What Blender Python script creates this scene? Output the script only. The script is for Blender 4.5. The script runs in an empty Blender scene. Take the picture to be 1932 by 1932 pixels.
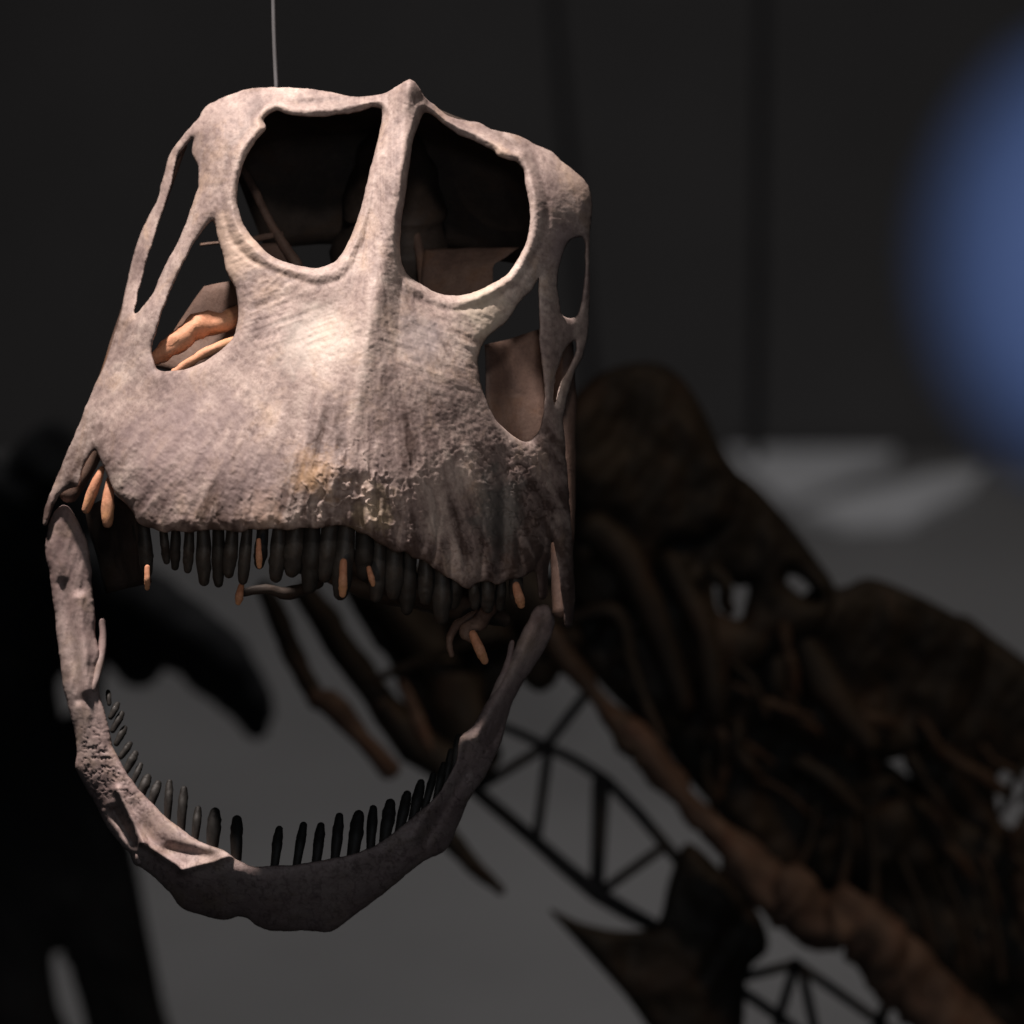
import bpy, math, random
import numpy as np
from mathutils import Vector, Matrix

# ------------------------------------------------------------------ scene, camera
S = bpy.context.scene
COL = S.collection
random.seed(4)
CAM_H, PITCH = 2.7, math.radians(12)
CAM = np.array([0.0, 0.0, CAM_H])
cp, sp = math.cos(PITCH), math.sin(PITCH)
AX_R = np.array([1.0, 0, 0])                 # camera right, up, forward in the world
AX_U = np.array([0, sp, cp])
AX_F = np.array([0, cp, -sp])
K = 1e-4                                     # tangent of the angle of one unit (1932 units across the view)
SK = 4.0                                     # metres from the camera to the snout
U = 0.0004                                   # metres per unit at the skull

cd = bpy.data.cameras.new('camera'); cam = bpy.data.objects.new('camera', cd); COL.objects.link(cam)
cam.location = CAM; cam.rotation_euler = (math.radians(90) - PITCH, 0, 0)
cd.sensor_width = 36; cd.lens = 36 / (1932 * K); cd.clip_start = 0.1; cd.clip_end = 100
cd.dof.use_dof = True; cd.dof.focus_distance = SK + 0.08; cd.dof.aperture_fstop = 4.6
S.camera = cam

W = bpy.data.worlds.new('World'); S.world = W; W.use_nodes = True
W.node_tree.nodes['Background'].inputs[0].default_value = (0.75, 0.85, 1.0, 1)
W.node_tree.nodes['Background'].inputs[1].default_value = 0.006
S.view_settings.view_transform = 'Standard'; S.view_settings.look = 'None'
S.view_settings.exposure = 0; S.view_settings.gamma = 1
S.render.resolution_x = 1024; S.render.resolution_y = 1024

def ray(px, py):
    px = np.asarray(px, float); py = np.asarray(py, float)
    return ((px - 966) * K)[..., None] * AX_R - ((py - 966) * K)[..., None] * AX_U + AX_F
def P(px, py, dist):
    return CAM + ray(px, py) * np.asarray(dist, float)[..., None]
def Q(px, py, d):                            # skull space: d in units behind the snout tip
    return P(px, py, SK + np.asarray(d, float) * U)

def lamp(name, kind, pos, target, energy, color, **kw):
    l = bpy.data.lights.new(name, kind); l.energy = energy; l.color = color
    for k, v in kw.items(): setattr(l, k, v)
    o = bpy.data.objects.new(name, l); COL.objects.link(o)
    pos = Vector(pos); o.location = pos
    o.rotation_euler = (Vector(target) - pos).to_track_quat('-Z', 'Y').to_euler()
    return o
SKC = Q(640, 800, 150)
def rel(x, y, z): return SKC + np.array([x, y, z])
# key spotlight, hall and neck lamps; front, mouth and ball fills are added
lamp('key_spot', 'SPOT', rel(-0.80, 0.04, 2.8), rel(0, 0, 0.0), 700, (1.0, 0.88, 0.815), spot_size=math.radians(16), spot_blend=0.5, shadow_soft_size=0.09)
lamp('front_spot', 'SPOT', rel(0.25, -2.6, 1.9), Q(690, 500, 200), 72, (1.0, 0.91, 0.85), spot_size=math.radians(9.5), spot_blend=0.7, shadow_soft_size=0.12)  # added fill lamp, brightens the upper skull only
lamp('mouth_spot', 'SPOT', rel(-0.5, -3.2, -0.1), Q(640, 950, 150), 26, (1.0, 0.74, 0.55), spot_size=math.radians(7), spot_blend=0.6, shadow_soft_size=0.02)  # added warm fill, cone kept to the snout and mouth
lamp('hall_light', 'SPOT', (1.0, 8.0, 7.0), (0.4, 9.8, 0), 480, (1.0, 0.97, 0.96), spot_size=math.radians(84), spot_blend=0.9, shadow_soft_size=0.8)
lamp('globe_light', 'SPOT', P(2250, -900, 0.75), P(2120, 400, 1.35), 30, (0.85, 0.92, 1.0), spot_size=math.radians(40), spot_blend=0.9, shadow_soft_size=0.3)  # added lamp, lights the blue ball alone
lamp('neck_spot', 'SPOT', (1.6, 4.0, 4.0), P(1640, 1720, 5.4), 46, (1.0, 0.72, 0.5), spot_size=math.radians(30), spot_blend=0.8, shadow_soft_size=0.1)

# ------------------------------------------------------------------ materials
def mat(name, build):
    m = bpy.data.materials.new(name); m.use_nodes = True
    nt = m.node_tree; b = nt.nodes['Principled BSDF']
    build(nt, b); return m
def N(nt, t, **kw):
    n = nt.nodes.new(t)
    for k, v in kw.items():
        if k in n.inputs: n.inputs[k].default_value = v
        else: setattr(n, k, v)
    return n
def ramp(nt, src, stops):
    r = N(nt, 'ShaderNodeValToRGB'); e = r.color_ramp.elements
    while len(e) < len(stops): e.new(0.5)
    for el, (p, c) in zip(e, stops):
        el.position = p; el.color = (*c, 1)
    nt.links.new(src, r.inputs[0]); return r.outputs[0]
def mix(nt, a, b, f, mode='MIX'):
    m = N(nt, 'ShaderNodeMix', data_type='RGBA', blend_type=mode)
    for s, v in ((m.inputs[0], f), (m.inputs[6], a), (m.inputs[7], b)):
        if hasattr(v, 'default_value') or hasattr(v, 'is_linked'): nt.links.new(v, s)
        else: s.default_value = v if isinstance(v, (int, float)) else (*v, 1)
    return m.outputs[2]
def bone_mat(name, dark, mid, light, stain, rough=0.62, bump=0.5, sc=1.0, toneattr=True):
    def build(nt, b):
        L = nt.links; tc = N(nt, 'ShaderNodeTexCoord'); o = tc.outputs['Object']
        n1 = N(nt, 'ShaderNodeTexNoise', Scale=14 * sc, Detail=6, Roughness=0.6); L.new(o, n1.inputs[0])
        n2 = N(nt, 'ShaderNodeTexNoise', Scale=90 * sc, Detail=8, Roughness=0.7); L.new(o, n2.inputs[0])
        n3 = N(nt, 'ShaderNodeTexNoise', Scale=26 * sc, Detail=5, Roughness=0.65, Distortion=0.6); L.new(o, n3.inputs[0])
        n4 = N(nt, 'ShaderNodeTexNoise', Scale=420 * sc, Detail=4, Roughness=0.7); L.new(o, n4.inputs[0])
        c = ramp(nt, n1.outputs[0], [(0.32, dark), (0.5, mid), (0.68, light)])
        c = mix(nt, c, ramp(nt, n2.outputs[0], [(0.36, dark), (0.5, mid), (0.66, light)]), 0.28)
        f = ramp(nt, n3.outputs[0], [(0.52, (0, 0, 0)), (0.68, (0.6, 0.6, 0.6))])
        c = mix(nt, c, stain, f)
        sp_ = ramp(nt, n4.outputs[0], [(0.36, (0.62, 0.58, 0.56)), (0.5, (1, 1, 1)), (0.66, (1.12, 1.12, 1.12))])
        c = mix(nt, c, sp_, 0.45, 'MULTIPLY')
        if toneattr:
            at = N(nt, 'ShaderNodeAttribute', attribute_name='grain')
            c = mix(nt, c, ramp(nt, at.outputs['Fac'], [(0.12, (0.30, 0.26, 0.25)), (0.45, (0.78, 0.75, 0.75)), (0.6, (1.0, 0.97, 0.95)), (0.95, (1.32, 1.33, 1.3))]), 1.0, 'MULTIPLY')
        L.new(c, b.inputs['Base Color'])
        b.inputs['Roughness'].default_value = rough
        b.inputs['Specular IOR Level'].default_value = 0.35
        b1 = N(nt, 'ShaderNodeBump', Strength=bump, Distance=0.0012); L.new(n2.outputs[0], b1.inputs['Height'])
        b2 = N(nt, 'ShaderNodeBump', Strength=bump * 0.8, Distance=0.0005); L.new(n4.outputs[0], b2.inputs['Height']); L.new(b1.outputs[0], b2.inputs['Normal'])
        L.new(b2.outputs[0], b.inputs['Normal'])
    return mat(name, build)
def stains_and_light(o, spots):  # own stains of the bone plus painted light and shade
    nt = o.data.materials[0].node_tree; b = nt.nodes['Principled BSDF']; L = nt.links
    cur = b.inputs['Base Color'].links[0].from_socket; tc = N(nt, 'ShaderNodeTexCoord')
    for (p, rad, col, amt, sc) in spots:
        d = N(nt, 'ShaderNodeVectorMath', operation='DISTANCE'); L.new(tc.outputs['Object'], d.inputs[0]); d.inputs[1].default_value = Vector(p - EMPTIES[o])
        n = N(nt, 'ShaderNodeTexNoise', Scale=sc, Detail=6, Roughness=0.65); L.new(tc.outputs['Object'], n.inputs[0])
        m1 = N(nt, 'ShaderNodeMath', operation='MULTIPLY_ADD'); L.new(n.outputs[0], m1.inputs[0]); m1.inputs[1].default_value = 2.0 * rad; L.new(d.outputs['Value'], m1.inputs[2])
        mr = N(nt, 'ShaderNodeMapRange'); L.new(m1.outputs[0], mr.inputs[0]); mr.inputs[1].default_value = rad * 1.45; mr.inputs[2].default_value = rad * 2.05; mr.inputs[3].default_value = amt; mr.inputs[4].default_value = 0.0
        cur = mix(nt, cur, col, mr.outputs[0])
    L.new(cur, b.inputs['Base Color'])
def plain(name, col, rough=0.6, metal=0.0, nscale=8, amt=0.3, spec=0.3):
    def build(nt, b):
        L = nt.links; tc = N(nt, 'ShaderNodeTexCoord')
        n = N(nt, 'ShaderNodeTexNoise', Scale=nscale, Detail=5, Roughness=0.6); L.new(tc.outputs['Object'], n.inputs[0])
        lo = tuple(v * (1 - amt) for v in col); hi = tuple(min(1, v * (1 + amt)) for v in col)
        L.new(ramp(nt, n.outputs[0], [(0.3, lo), (0.7, hi)]), b.inputs['Base Color'])
        b.inputs['Roughness'].default_value = rough; b.inputs['Metallic'].default_value = metal
        b.inputs['Specular IOR Level'].default_value = spec
    return mat(name, build)
M_BONE = bone_mat('cast_bone', (0.23, 0.175, 0.165), (0.41, 0.325, 0.30), (0.66, 0.565, 0.51), (0.46, 0.34, 0.26), bump=0.25)
M_JAW = bone_mat('jaw_bone', (0.33, 0.235, 0.225), (0.44, 0.34, 0.325), (0.56, 0.47, 0.44), (0.36, 0.27, 0.2), bump=0.2)
M_TOOTH = bone_mat('tooth_enamel', (0.016, 0.015, 0.014), (0.036, 0.032, 0.029), (0.085, 0.077, 0.07), (0.055, 0.036, 0.026), rough=0.5, bump=0.25, sc=1.5, toneattr=False)  # teeth under the lip: shade put into the near-black colour
M_INNER = bone_mat('inner_bone', (0.08, 0.05, 0.04), (0.15, 0.095, 0.075), (0.23, 0.155, 0.12), (0.18, 0.09, 0.05), toneattr=False)
M_SHADEDB = bone_mat('dark_palate_bone', (0.02, 0.015, 0.012), (0.045, 0.034, 0.028), (0.08, 0.06, 0.05), (0.06, 0.035, 0.02), toneattr=False)  # shade inside the skull put into the bone colour
M_WARMLIT = bone_mat('amber_bone', (0.45, 0.19, 0.10), (0.68, 0.32, 0.19), (0.8, 0.44, 0.27), (0.6, 0.32, 0.12), toneattr=False)  # warm lamplight on inner bones and teeth put into the colour
M_FAR = bone_mat('dark_fossil_bone', (0.012, 0.010, 0.008), (0.03, 0.024, 0.018), (0.075, 0.055, 0.04), (0.06, 0.03, 0.018), sc=0.35, toneattr=False)
M_FARB = bone_mat('brown_fossil_bone', (0.05, 0.03, 0.024), (0.15, 0.095, 0.07), (0.30, 0.20, 0.145), (0.22, 0.09, 0.06), sc=0.5, toneattr=False)
M_JTOOTH = bone_mat('dark_tooth', (0.01, 0.009, 0.008), (0.02, 0.018, 0.016), (0.045, 0.04, 0.036), (0.03, 0.02, 0.015), rough=0.6, bump=0.2, toneattr=False)  # shadowed teeth, shade put into the colour
M_FARC = bone_mat('mid_fossil_bone', (0.025, 0.018, 0.014), (0.07, 0.045, 0.032), (0.16, 0.11, 0.075), (0.12, 0.05, 0.03), sc=0.35, toneattr=False)
M_STEEL = plain('black_steel', (0.015, 0.014, 0.015), 0.5, 0.0, 10)
M_WIRE = plain('wire_steel', (0.22, 0.22, 0.23), 0.45, 0.3, 40, 0.2)
M_WALL = plain('wall_paint', (0.10, 0.096, 0.096), 0.8, 0, 0.7, 0.15)
M_FLOOR = plain('hall_floor', (0.24, 0.235, 0.235), 0.6, 0, 0.6, 0.18)
M_GLARE = plain('pale_board', (0.8, 0.8, 0.82), 0.6, 0, 2, 0.1)  # floor reflections painted as a pale colour
M_BLUE = plain('blue_paint', (0.13, 0.19, 0.40), 0.7, 0, 9, 0.25)
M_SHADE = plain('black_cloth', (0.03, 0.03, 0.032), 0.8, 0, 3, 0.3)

# ------------------------------------------------------------------ numpy helpers
def vnoise(x, y, seed=0):
    xi = np.floor(x).astype(np.int64); yi = np.floor(y).astype(np.int64)
    fx = x - xi; fy = y - yi
    fx = fx * fx * (3 - 2 * fx); fy = fy * fy * (3 - 2 * fy)
    def h(a, b):
        n = (a * 374761393 + b * 668265263 + seed * 2147483647 + 1013904223) & 0xffffffff
        n = ((n ^ (n >> 13)) * 1274126177) & 0xffffffff
        n = (n ^ (n >> 16)) & 0xffff
        return n / 65535.0
    return ((h(xi, yi) * (1 - fx) + h(xi + 1, yi) * fx) * (1 - fy) + (h(xi, yi + 1) * (1 - fx) + h(xi + 1, yi + 1) * fx) * fy) * 2 - 1
def fbm(x, y, s, seed=0, oct=3):
    r = 0; a = 1.0
    for k in range(oct):
        r = r + a * vnoise(x / s + 17.3 * k, y / s - 9.1 * k, seed + k); s *= 0.5; a *= 0.55
    return r
def sstep(a, b, x):
    t = np.clip((x - a) / (b - a), 0, 1); return t * t * (3 - 2 * t)
def gauss(x, y, cx, cy, rx, ry): return np.exp(-((x - cx) / rx) ** 2 - ((y - cy) / ry) ** 2)
def smooth_poly(pts, sub=4):                 # closed Catmull-Rom
    p = np.array(pts, float); n = len(p); out = []
    for i in range(n):
        a, b, c, d = p[i - 1], p[i], p[(i + 1) % n], p[(i + 2) % n]
        for k in range(sub):
            t = k / sub
            out.append(0.5 * ((2 * b) + (-a + c) * t + (2 * a - 5 * b + 4 * c - d) * t * t + (-a + 3 * b - 3 * c + d) * t ** 3))
    return np.array(out)
def poly_sd(X, Y, poly):                     # positive inside
    n = len(poly); d2 = np.full(X.shape, 1e18); ins = np.zeros(X.shape, bool)
    for i in range(n):
        ax, ay = poly[i]; bx, by = poly[(i + 1) % n]
        ex, ey = bx - ax, by - ay; L = ex * ex + ey * ey
        if L < 1e-9: continue
        t = np.clip(((X - ax) * ex + (Y - ay) * ey) / L, 0, 1)
        d2 = np.minimum(d2, (X - ax - t * ex) ** 2 + (Y - ay - t * ey) ** 2)
        if ay != by:
            ins ^= ((ay > Y) != (by > Y)) & (X < (bx - ax) * (Y - ay) / (by - ay) + ax)
    return np.where(ins, 1, -1) * np.sqrt(d2)
class TPS:
    def __init__(s, c, lam=0.02):
        c = np.array(c, float); s.c = c[:, :2] / 500; n = len(c)
        A = np.zeros((n + 3, n + 3)); A[:n, :n] = s.k(s.c, s.c) + lam * 0.01 * np.eye(n)
        A[:n, n] = 1; A[:n, n + 1:] = s.c; A[n, :n] = 1; A[n + 1:, :n] = s.c.T
        s.w = np.linalg.solve(A, np.concatenate([c[:, 2], [0, 0, 0]]))
    def k(s, a, b):
        r2 = ((a[:, None, :] - b[None, :, :]) ** 2).sum(-1); return 0.5 * r2 * np.log(r2 + 1e-12)
    def __call__(s, X, Y):
        q = np.stack([X.ravel(), Y.ravel()], 1) / 500; out = s.w[len(s.c)] + q @ s.w[len(s.c) + 1:]
        for i in range(len(s.c)):
            r2 = ((q - s.c[i]) ** 2).sum(1); out = out + s.w[i] * 0.5 * r2 * np.log(r2 + 1e-12)
        return out.reshape(X.shape)

class Geo:                                   # vertices in the world, quads / tris, optional grain
    def __init__(s): s.v = []; s.f = []; s.g = []; s.n = 0
    def add(s, v, f, g=None):
        v = np.asarray(v, float); s.v.append(v); s.f += [tuple(int(i) + s.n for i in q) for q in f]
        s.g.append(np.full(len(v), 0.5) if g is None else g); s.n += len(v)
        return s
EMPTIES = {}
def build(name, geo, material, parent=None, smooth=True):
    v = np.concatenate(geo.v); c = (v.min(0) + v.max(0)) / 2
    me = bpy.data.meshes.new(name); me.from_pydata((v - c).tolist(), [], geo.f)
    a = me.attributes.new('grain', 'FLOAT', 'POINT'); a.data.foreach_set('value', np.concatenate(geo.g).astype(np.float32))
    if smooth: me.polygons.foreach_set('use_smooth', [True] * len(me.polygons))
    me.materials.append(material)
    o = bpy.data.objects.new(name, me); COL.objects.link(o)
    base = np.zeros(3)
    if parent is not None:
        o.parent = parent; base = EMPTIES[parent]
    o.location = c - base; EMPTIES[o] = c
    return o
def tag(o, label, cat, group=None, kind=None):
    o['label'] = label; o['category'] = cat
    if group: o['group'] = group
    if kind: o['kind'] = kind
    return o
def struct(o): o['kind'] = 'structure'; return o
def empty(name, loc):
    o = bpy.data.objects.new(name, None); COL.objects.link(o); o.empty_display_size = 0.05
    o.location = loc; EMPTIES[o] = np.array(loc, float); return o

def sheet(geo, outline, holes, depth, step=2.0, r=28, T=20, back=None, detail=None, proj=Q, Tback=None, sub=4, jag=0.0):
    poly = smooth_poly(outline, sub); hs = [smooth_poly(h, sub) for h in holes]
    x0, y0 = poly.min(0) - 6 * step; x1, y1 = poly.max(0) + 6 * step
    xs = np.arange(x0, x1, step); ys = np.arange(y0, y1, step)
    X, Y = np.meshgrid(xs, ys)
    sd = poly_sd(X, Y, poly)
    for h in hs: sd = np.minimum(sd, -poly_sd(X, Y, h))
    if jag: sd = sd + jag * fbm(X, Y, 22, 77, 3)
    gy, gx = np.gradient(sd, step); gl = np.sqrt(gx * gx + gy * gy) + 1e-6; gl = np.maximum(gl, 0.5)
    ins = sd > 0
    near = np.zeros_like(ins)
    for dy in (-1, 0, 1):
        for dx in (-1, 0, 1):
            near |= np.roll(np.roll(ins, dy, 0), dx, 1)
    edge = (near & ~ins) | (ins & (sd < 0.3 * step))
    X = np.where(edge, X - sd * gx / gl ** 2, X); Y = np.where(edge, Y - sd * gy / gl ** 2, Y)
    use = ins | near
    D = depth(X, Y)
    q = np.clip(sd / r, 0, 1); th = np.where(edge, 0, np.sqrt(np.clip(1 - (1 - q) ** 2, 0, 1)))
    dt, gr = detail(X, Y, sd) if detail else (0 * X, 0 * X + 0.5)
    F = D - T * th + dt * np.clip(q * 2.0, 0, 1)
    B = D + (T if Tback is None else Tback) * th
    idx = -np.ones(X.shape, int); n = int(use.sum()); idx[use] = np.arange(n)
    vf = proj(X[use], Y[use], F[use])
    a = idx[:-1, :-1]; b = idx[:-1, 1:]; c = idx[1:, 1:]; d = idx[1:, :-1]
    ok = (a >= 0) & (b >= 0) & (c >= 0) & (d >= 0)
    # leave out cells with no inside corner
    anyin = (ins[:-1, :-1] | ins[:-1, 1:] | ins[1:, 1:] | ins[1:, :-1]); ok &= anyin
    f = np.stack([a[ok], d[ok], c[ok], b[ok]], 1)
    bidx = -np.ones(X.shape, int); inner = use & ~edge; m = int(inner.sum()); bidx[inner] = n + np.arange(m)
    bidx[use & edge] = idx[use & edge]
    vb = proj(X[inner], Y[inner], B[inner])
    a = bidx[:-1, :-1]; b = bidx[:-1, 1:]; c = bidx[1:, 1:]; d = bidx[1:, :-1]
    f2 = np.stack([a[ok], b[ok], c[ok], d[ok]], 1)
    ff = np.concatenate([f, f2]).tolist()
    geo.add(np.concatenate([vf, vb]), ff, np.concatenate([gr[use], np.full(m, 0.5)]))
    return geo

def tube(geo, pts, seg=14, proj=Q, unit=U, sub=6, rough=0.0, seed=0, flat=1.0):
    """pts: (px,py,d,radius in units)."""
    p = np.array(pts, float); w = proj(p[:, 0], p[:, 1], p[:, 2]); r = p[:, 3] * unit
    c = []; rr = []; n = len(w)
    for i in range(n - 1):
        a, b, cc, d = w[max(i - 1, 0)], w[i], w[i + 1], w[min(i + 2, n - 1)]
        for k in range(sub):
            t = k / sub; c.append(0.5 * ((2 * b) + (-a + cc) * t + (2 * a - 5 * b + 4 * cc - d) * t * t + (-a + 3 * b - 3 * cc + d) * t ** 3)); rr.append(r[i] * (1 - t) + r[i + 1] * t)
    c.append(w[-1]); rr.append(r[-1]); c = np.array(c); rr = np.array(rr)
    T0 = c[1] - c[0]; T0 /= np.linalg.norm(T0); T1 = c[-1] - c[-2]; T1 /= np.linalg.norm(T1)
    cs = [c[0] - T0 * rr[0] * s for s in (0.95, 0.7, 0.35)] + list(c) + [c[-1] + T1 * rr[-1] * s for s in (0.35, 0.7, 0.95)]
    rs = [rr[0] * s for s in (0.3, 0.7, 0.93)] + list(rr) + [rr[-1] * s for s in (0.93, 0.7, 0.3)]
    c = np.array(cs); rs = np.array(rs); m = len(c)
    t = np.gradient(c, axis=0); t /= np.linalg.norm(t, axis=1)[:, None]
    up = AX_F - t[0] * (AX_F @ t[0])
    if np.linalg.norm(up) < 0.15: up = AX_R - t[0] * (AX_R @ t[0])
    up /= np.linalg.norm(up); V = []
    ang = np.arange(seg) * 2 * math.pi / seg
    for i in range(m):
        up = up - t[i] * (up @ t[i]); up /= np.linalg.norm(up); sd_ = np.cross(t[i], up)
        nz = 1 + rough * (vnoise(ang * 1.3 + 5 * seed, np.full(seg, i * 0.45), seed) + 0.5 * vnoise(ang * 3 + 9, np.full(seg, i * 1.1), seed + 3))
        nz = nz * (1 - 0) 
        V.append(c[i] + (np.cos(ang) * rs[i] * nz * flat)[:, None] * up + (np.sin(ang) * rs[i] * nz)[:, None] * sd_)
    V = np.concatenate(V); F = []
    for i in range(m - 1):
        for k in range(seg):
            k2 = (k + 1) % seg; F.append((i * seg + k, i * seg + k2, (i + 1) * seg + k2, (i + 1) * seg + k))
    F.append(tuple(range(seg))[::-1]); F.append(tuple((m - 1) * seg + k for k in range(seg)))
    geo.add(V, F); return geo
def const(v): return lambda X, Y: np.full(X.shape, float(v))

def loft(geo, rows, thick=14, n=24, m=30, rough=2.5, seed=3):
    """rows: list of polylines of (px,py,d); a curved plate of real thickness through them."""
    R = []
    for row in rows:
        row = np.array(row, float); s = np.linspace(0, 1, len(row)); t = np.linspace(0, 1, m)
        R.append(np.stack([np.interp(t, s, row[:, k]) for k in range(3)], 1))
    R = np.array(R); s = np.linspace(0, 1, len(R)); t = np.linspace(0, 1, n)
    G = np.stack([[np.interp(t, s, R[:, j, k]) for k in range(3)] for j in range(m)], 0).transpose(2, 0, 1)
    W_ = Q(G[..., 0], G[..., 1], G[..., 2])
    du = np.gradient(W_, axis=0); dv = np.gradient(W_, axis=1); nn = np.cross(du, dv); nn /= np.linalg.norm(nn, axis=-1)[..., None] + 1e-12
    jj, ii = np.meshgrid(np.arange(m), np.arange(n))
    nz = fbm(ii * 5.0, jj * 5.0, 20, seed, 3) * rough * U
    e = np.minimum(np.minimum(ii, n - 1 - ii) / 2.0, np.minimum(jj, m - 1 - jj) / 2.0); tt = thick * U * np.sqrt(np.clip(1 - (1 - np.clip(e, 0, 1)) ** 2, 0.02, 1)) / 2
    A = W_ + nn * (tt + nz)[..., None]; B = W_ - nn * (tt - nz)[..., None]
    v = np.concatenate([A.reshape(-1, 3), B.reshape(-1, 3)]); o = n * m; f = []
    ix = lambda i, j: i * m + j
    for i in range(n - 1):
        for j in range(m - 1):
            f.append((ix(i, j), ix(i, j + 1), ix(i + 1, j + 1), ix(i + 1, j)))
            f.append((o + ix(i, j), o + ix(i + 1, j), o + ix(i + 1, j + 1), o + ix(i, j + 1)))
    bd = [ix(0, j) for j in range(m)] + [ix(i, m - 1) for i in range(1, n)] + [ix(n - 1, j) for j in range(m - 2, -1, -1)] + [ix(i, 0) for i in range(n - 2, 0, -1)]
    for a, b in zip(bd, bd[1:] + bd[:1]): f.append((b, a, o + a, o + b))
    geo.add(v, f); return geo
# skull roof: from the top rim back and down to the occiput
g = Geo()

# ------------------------------------------------------------------ the hall
def floor_hit(px, py, z=0.0):
    d = ray(px, py); t = (z - CAM[2]) / d[2]; return CAM + d * t
def slab(name, pts, z0, z1, m, parent=None):
    n = len(pts); v = [(x, y, z0) for x, y in pts] + [(x, y, z1) for x, y in pts]
    f = [tuple(range(n))[::-1], tuple(range(n, 2 * n))] + [(i, (i + 1) % n, n + (i + 1) % n, n + i) for i in range(n)]
    return build(name, Geo().add(v, f), m, parent, False)
YW = floor_hit(1500, 862)[1]
struct(slab('ground', [(-14, -3), (14, -3), (14, 6.6), (-14, 6.6)], -0.2, 0.0, M_SHADE))  # unseen dark floor section, added to cut bounce light on the chin
struct(slab('floor', [(-14, 6.6), (14, 6.6), (14, YW + 0.1), (-14, YW + 0.1)], -0.2, 0.0, M_FLOOR))
struct(slab('wall', [(-14, YW), (14, YW), (14, YW + 0.3), (-14, YW + 0.3)], 0.004, 8.0, M_WALL))

# ------------------------------------------------------------------ the skull
skull = empty('dinosaur_skull', Q(640, 800, 200))
tag(skull, 'pale pinkish bone dinosaur skull with open toothed jaws hanging on a thin wire', 'skull')
OUT = [(370,228),(380,212),(391,198),(417,186),(444,175),(479,167),(524,165),(578,167),(626,175),(674,183),(719,177),(745,165),(764,153),(774,149),(784,155),(792,166),(804,185),(825,203),(847,218),(879,228),(903,231),(929,243),(972,254),(1012,273),(1039,286),(1071,313),(1097,334),(1113,356),(1117,382),(1116,409),(1113,440),
       (1113,480),(1113,530),(1112,580),(1110,630),(1102,665),(1086,700),(1072,740),(1066,770),(1062,800),(1066,833),(1073,926),(1079,1000),(1083,1072),(1085,1131),(1080,1178),(1066,1180),(1062,1140),(1056,1090),(1050,1050),(1043,1020),(1037,1045),(1034,1110),(1028,1130),(1016,1126),(1013,1085),(1004,1078),(985,1090),(962,1094),(940,1103),(922,1096),(900,1101),(880,1112),(857,1094),(840,1088),(820,1074),(798,1057),(780,1053),(766,1041),(748,1042),(729,1032),(712,1024),(694,1009),(676,1005),(660,995),(630,992),(600,997),(571,995),(545,1001),(520,998),(491,1000),(470,998),(451,1005),(420,1000),(384,1000),(360,1004),(331,1001),(310,1004),(291,998),(262,987),(251,966),(235,948),(219,934),(206,905),(194,876),(180,851),(168,864),(158,881),(150,915),(134,922),(118,930),(104,948),(90,985),(82,990),(84,966),(89,947),(102,913),(128,849),(152,793),(179,726),(198,686),(214,638),(230,580),(241,525),(257,462),(274,422),(295,382),(306,342),(319,294),(338,265)]
H_A = [(524,209),(546,217),(578,221),(631,218),(674,211),(708,203),(721,212),(716,249),(706,289),(695,331),(684,379),(671,422),(658,454),(642,483),(623,499),(596,505),(564,501),(524,489),(492,465),(466,435),(452,401),(447,363),(455,321),(468,289),(487,262),(502,243),(499,226),(512,214)]
H_B = [(800,213),(815,217),(836,235),(863,254),(895,267),(927,283),(940,294),(959,302),(975,306),(988,323),(991,350),(999,382),(1000,422),(993,454),(977,489),(956,518),(927,537),(895,550),(863,557),(831,554),(804,542),(777,526),(761,507),(755,475),(756,435),(764,382),(772,315),(780,267),(790,235)]
H_C = [(364,262),(362,289),(375,316),(372,356),(359,396),(338,449),(311,502),(290,548),(268,580),(254,590),(261,555),(270,520),(281,480),(296,432),(316,375),(328,322),(335,296),(350,277)]
H_D = [(402,417),(383,435),(364,462),(343,502),(322,547),(303,598),(292,635),(286,660),(291,686),(304,700),(344,698),(379,686),(406,668),(438,641),(446,614),(449,580),(444,545),(428,515),(423,489),(412,457)]
H_E = [(1016,524),(1016,545),(1017,582),(1018,646),(1023,700),(1028,740),(1025,782),(1017,811),(1001,831),(980,830),(958,814),(934,790),(916,753),(904,707),(904,667),(916,641),(934,623),(956,606),(972,582),(988,561),(1004,545)]
H_F = [(1100,448),(1076,452),(1063,475),(1056,502),(1052,529),(1055,569),(1060,593),(1076,600),(1090,593),(1099,561),(1103,529),(1104,480)]
H_G = [(1074,650),(1086,642),(1086,662),(1074,690),(1060,718),(1051,745),(1046,765),(1045,740),(1050,706),(1060,672)]
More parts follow.
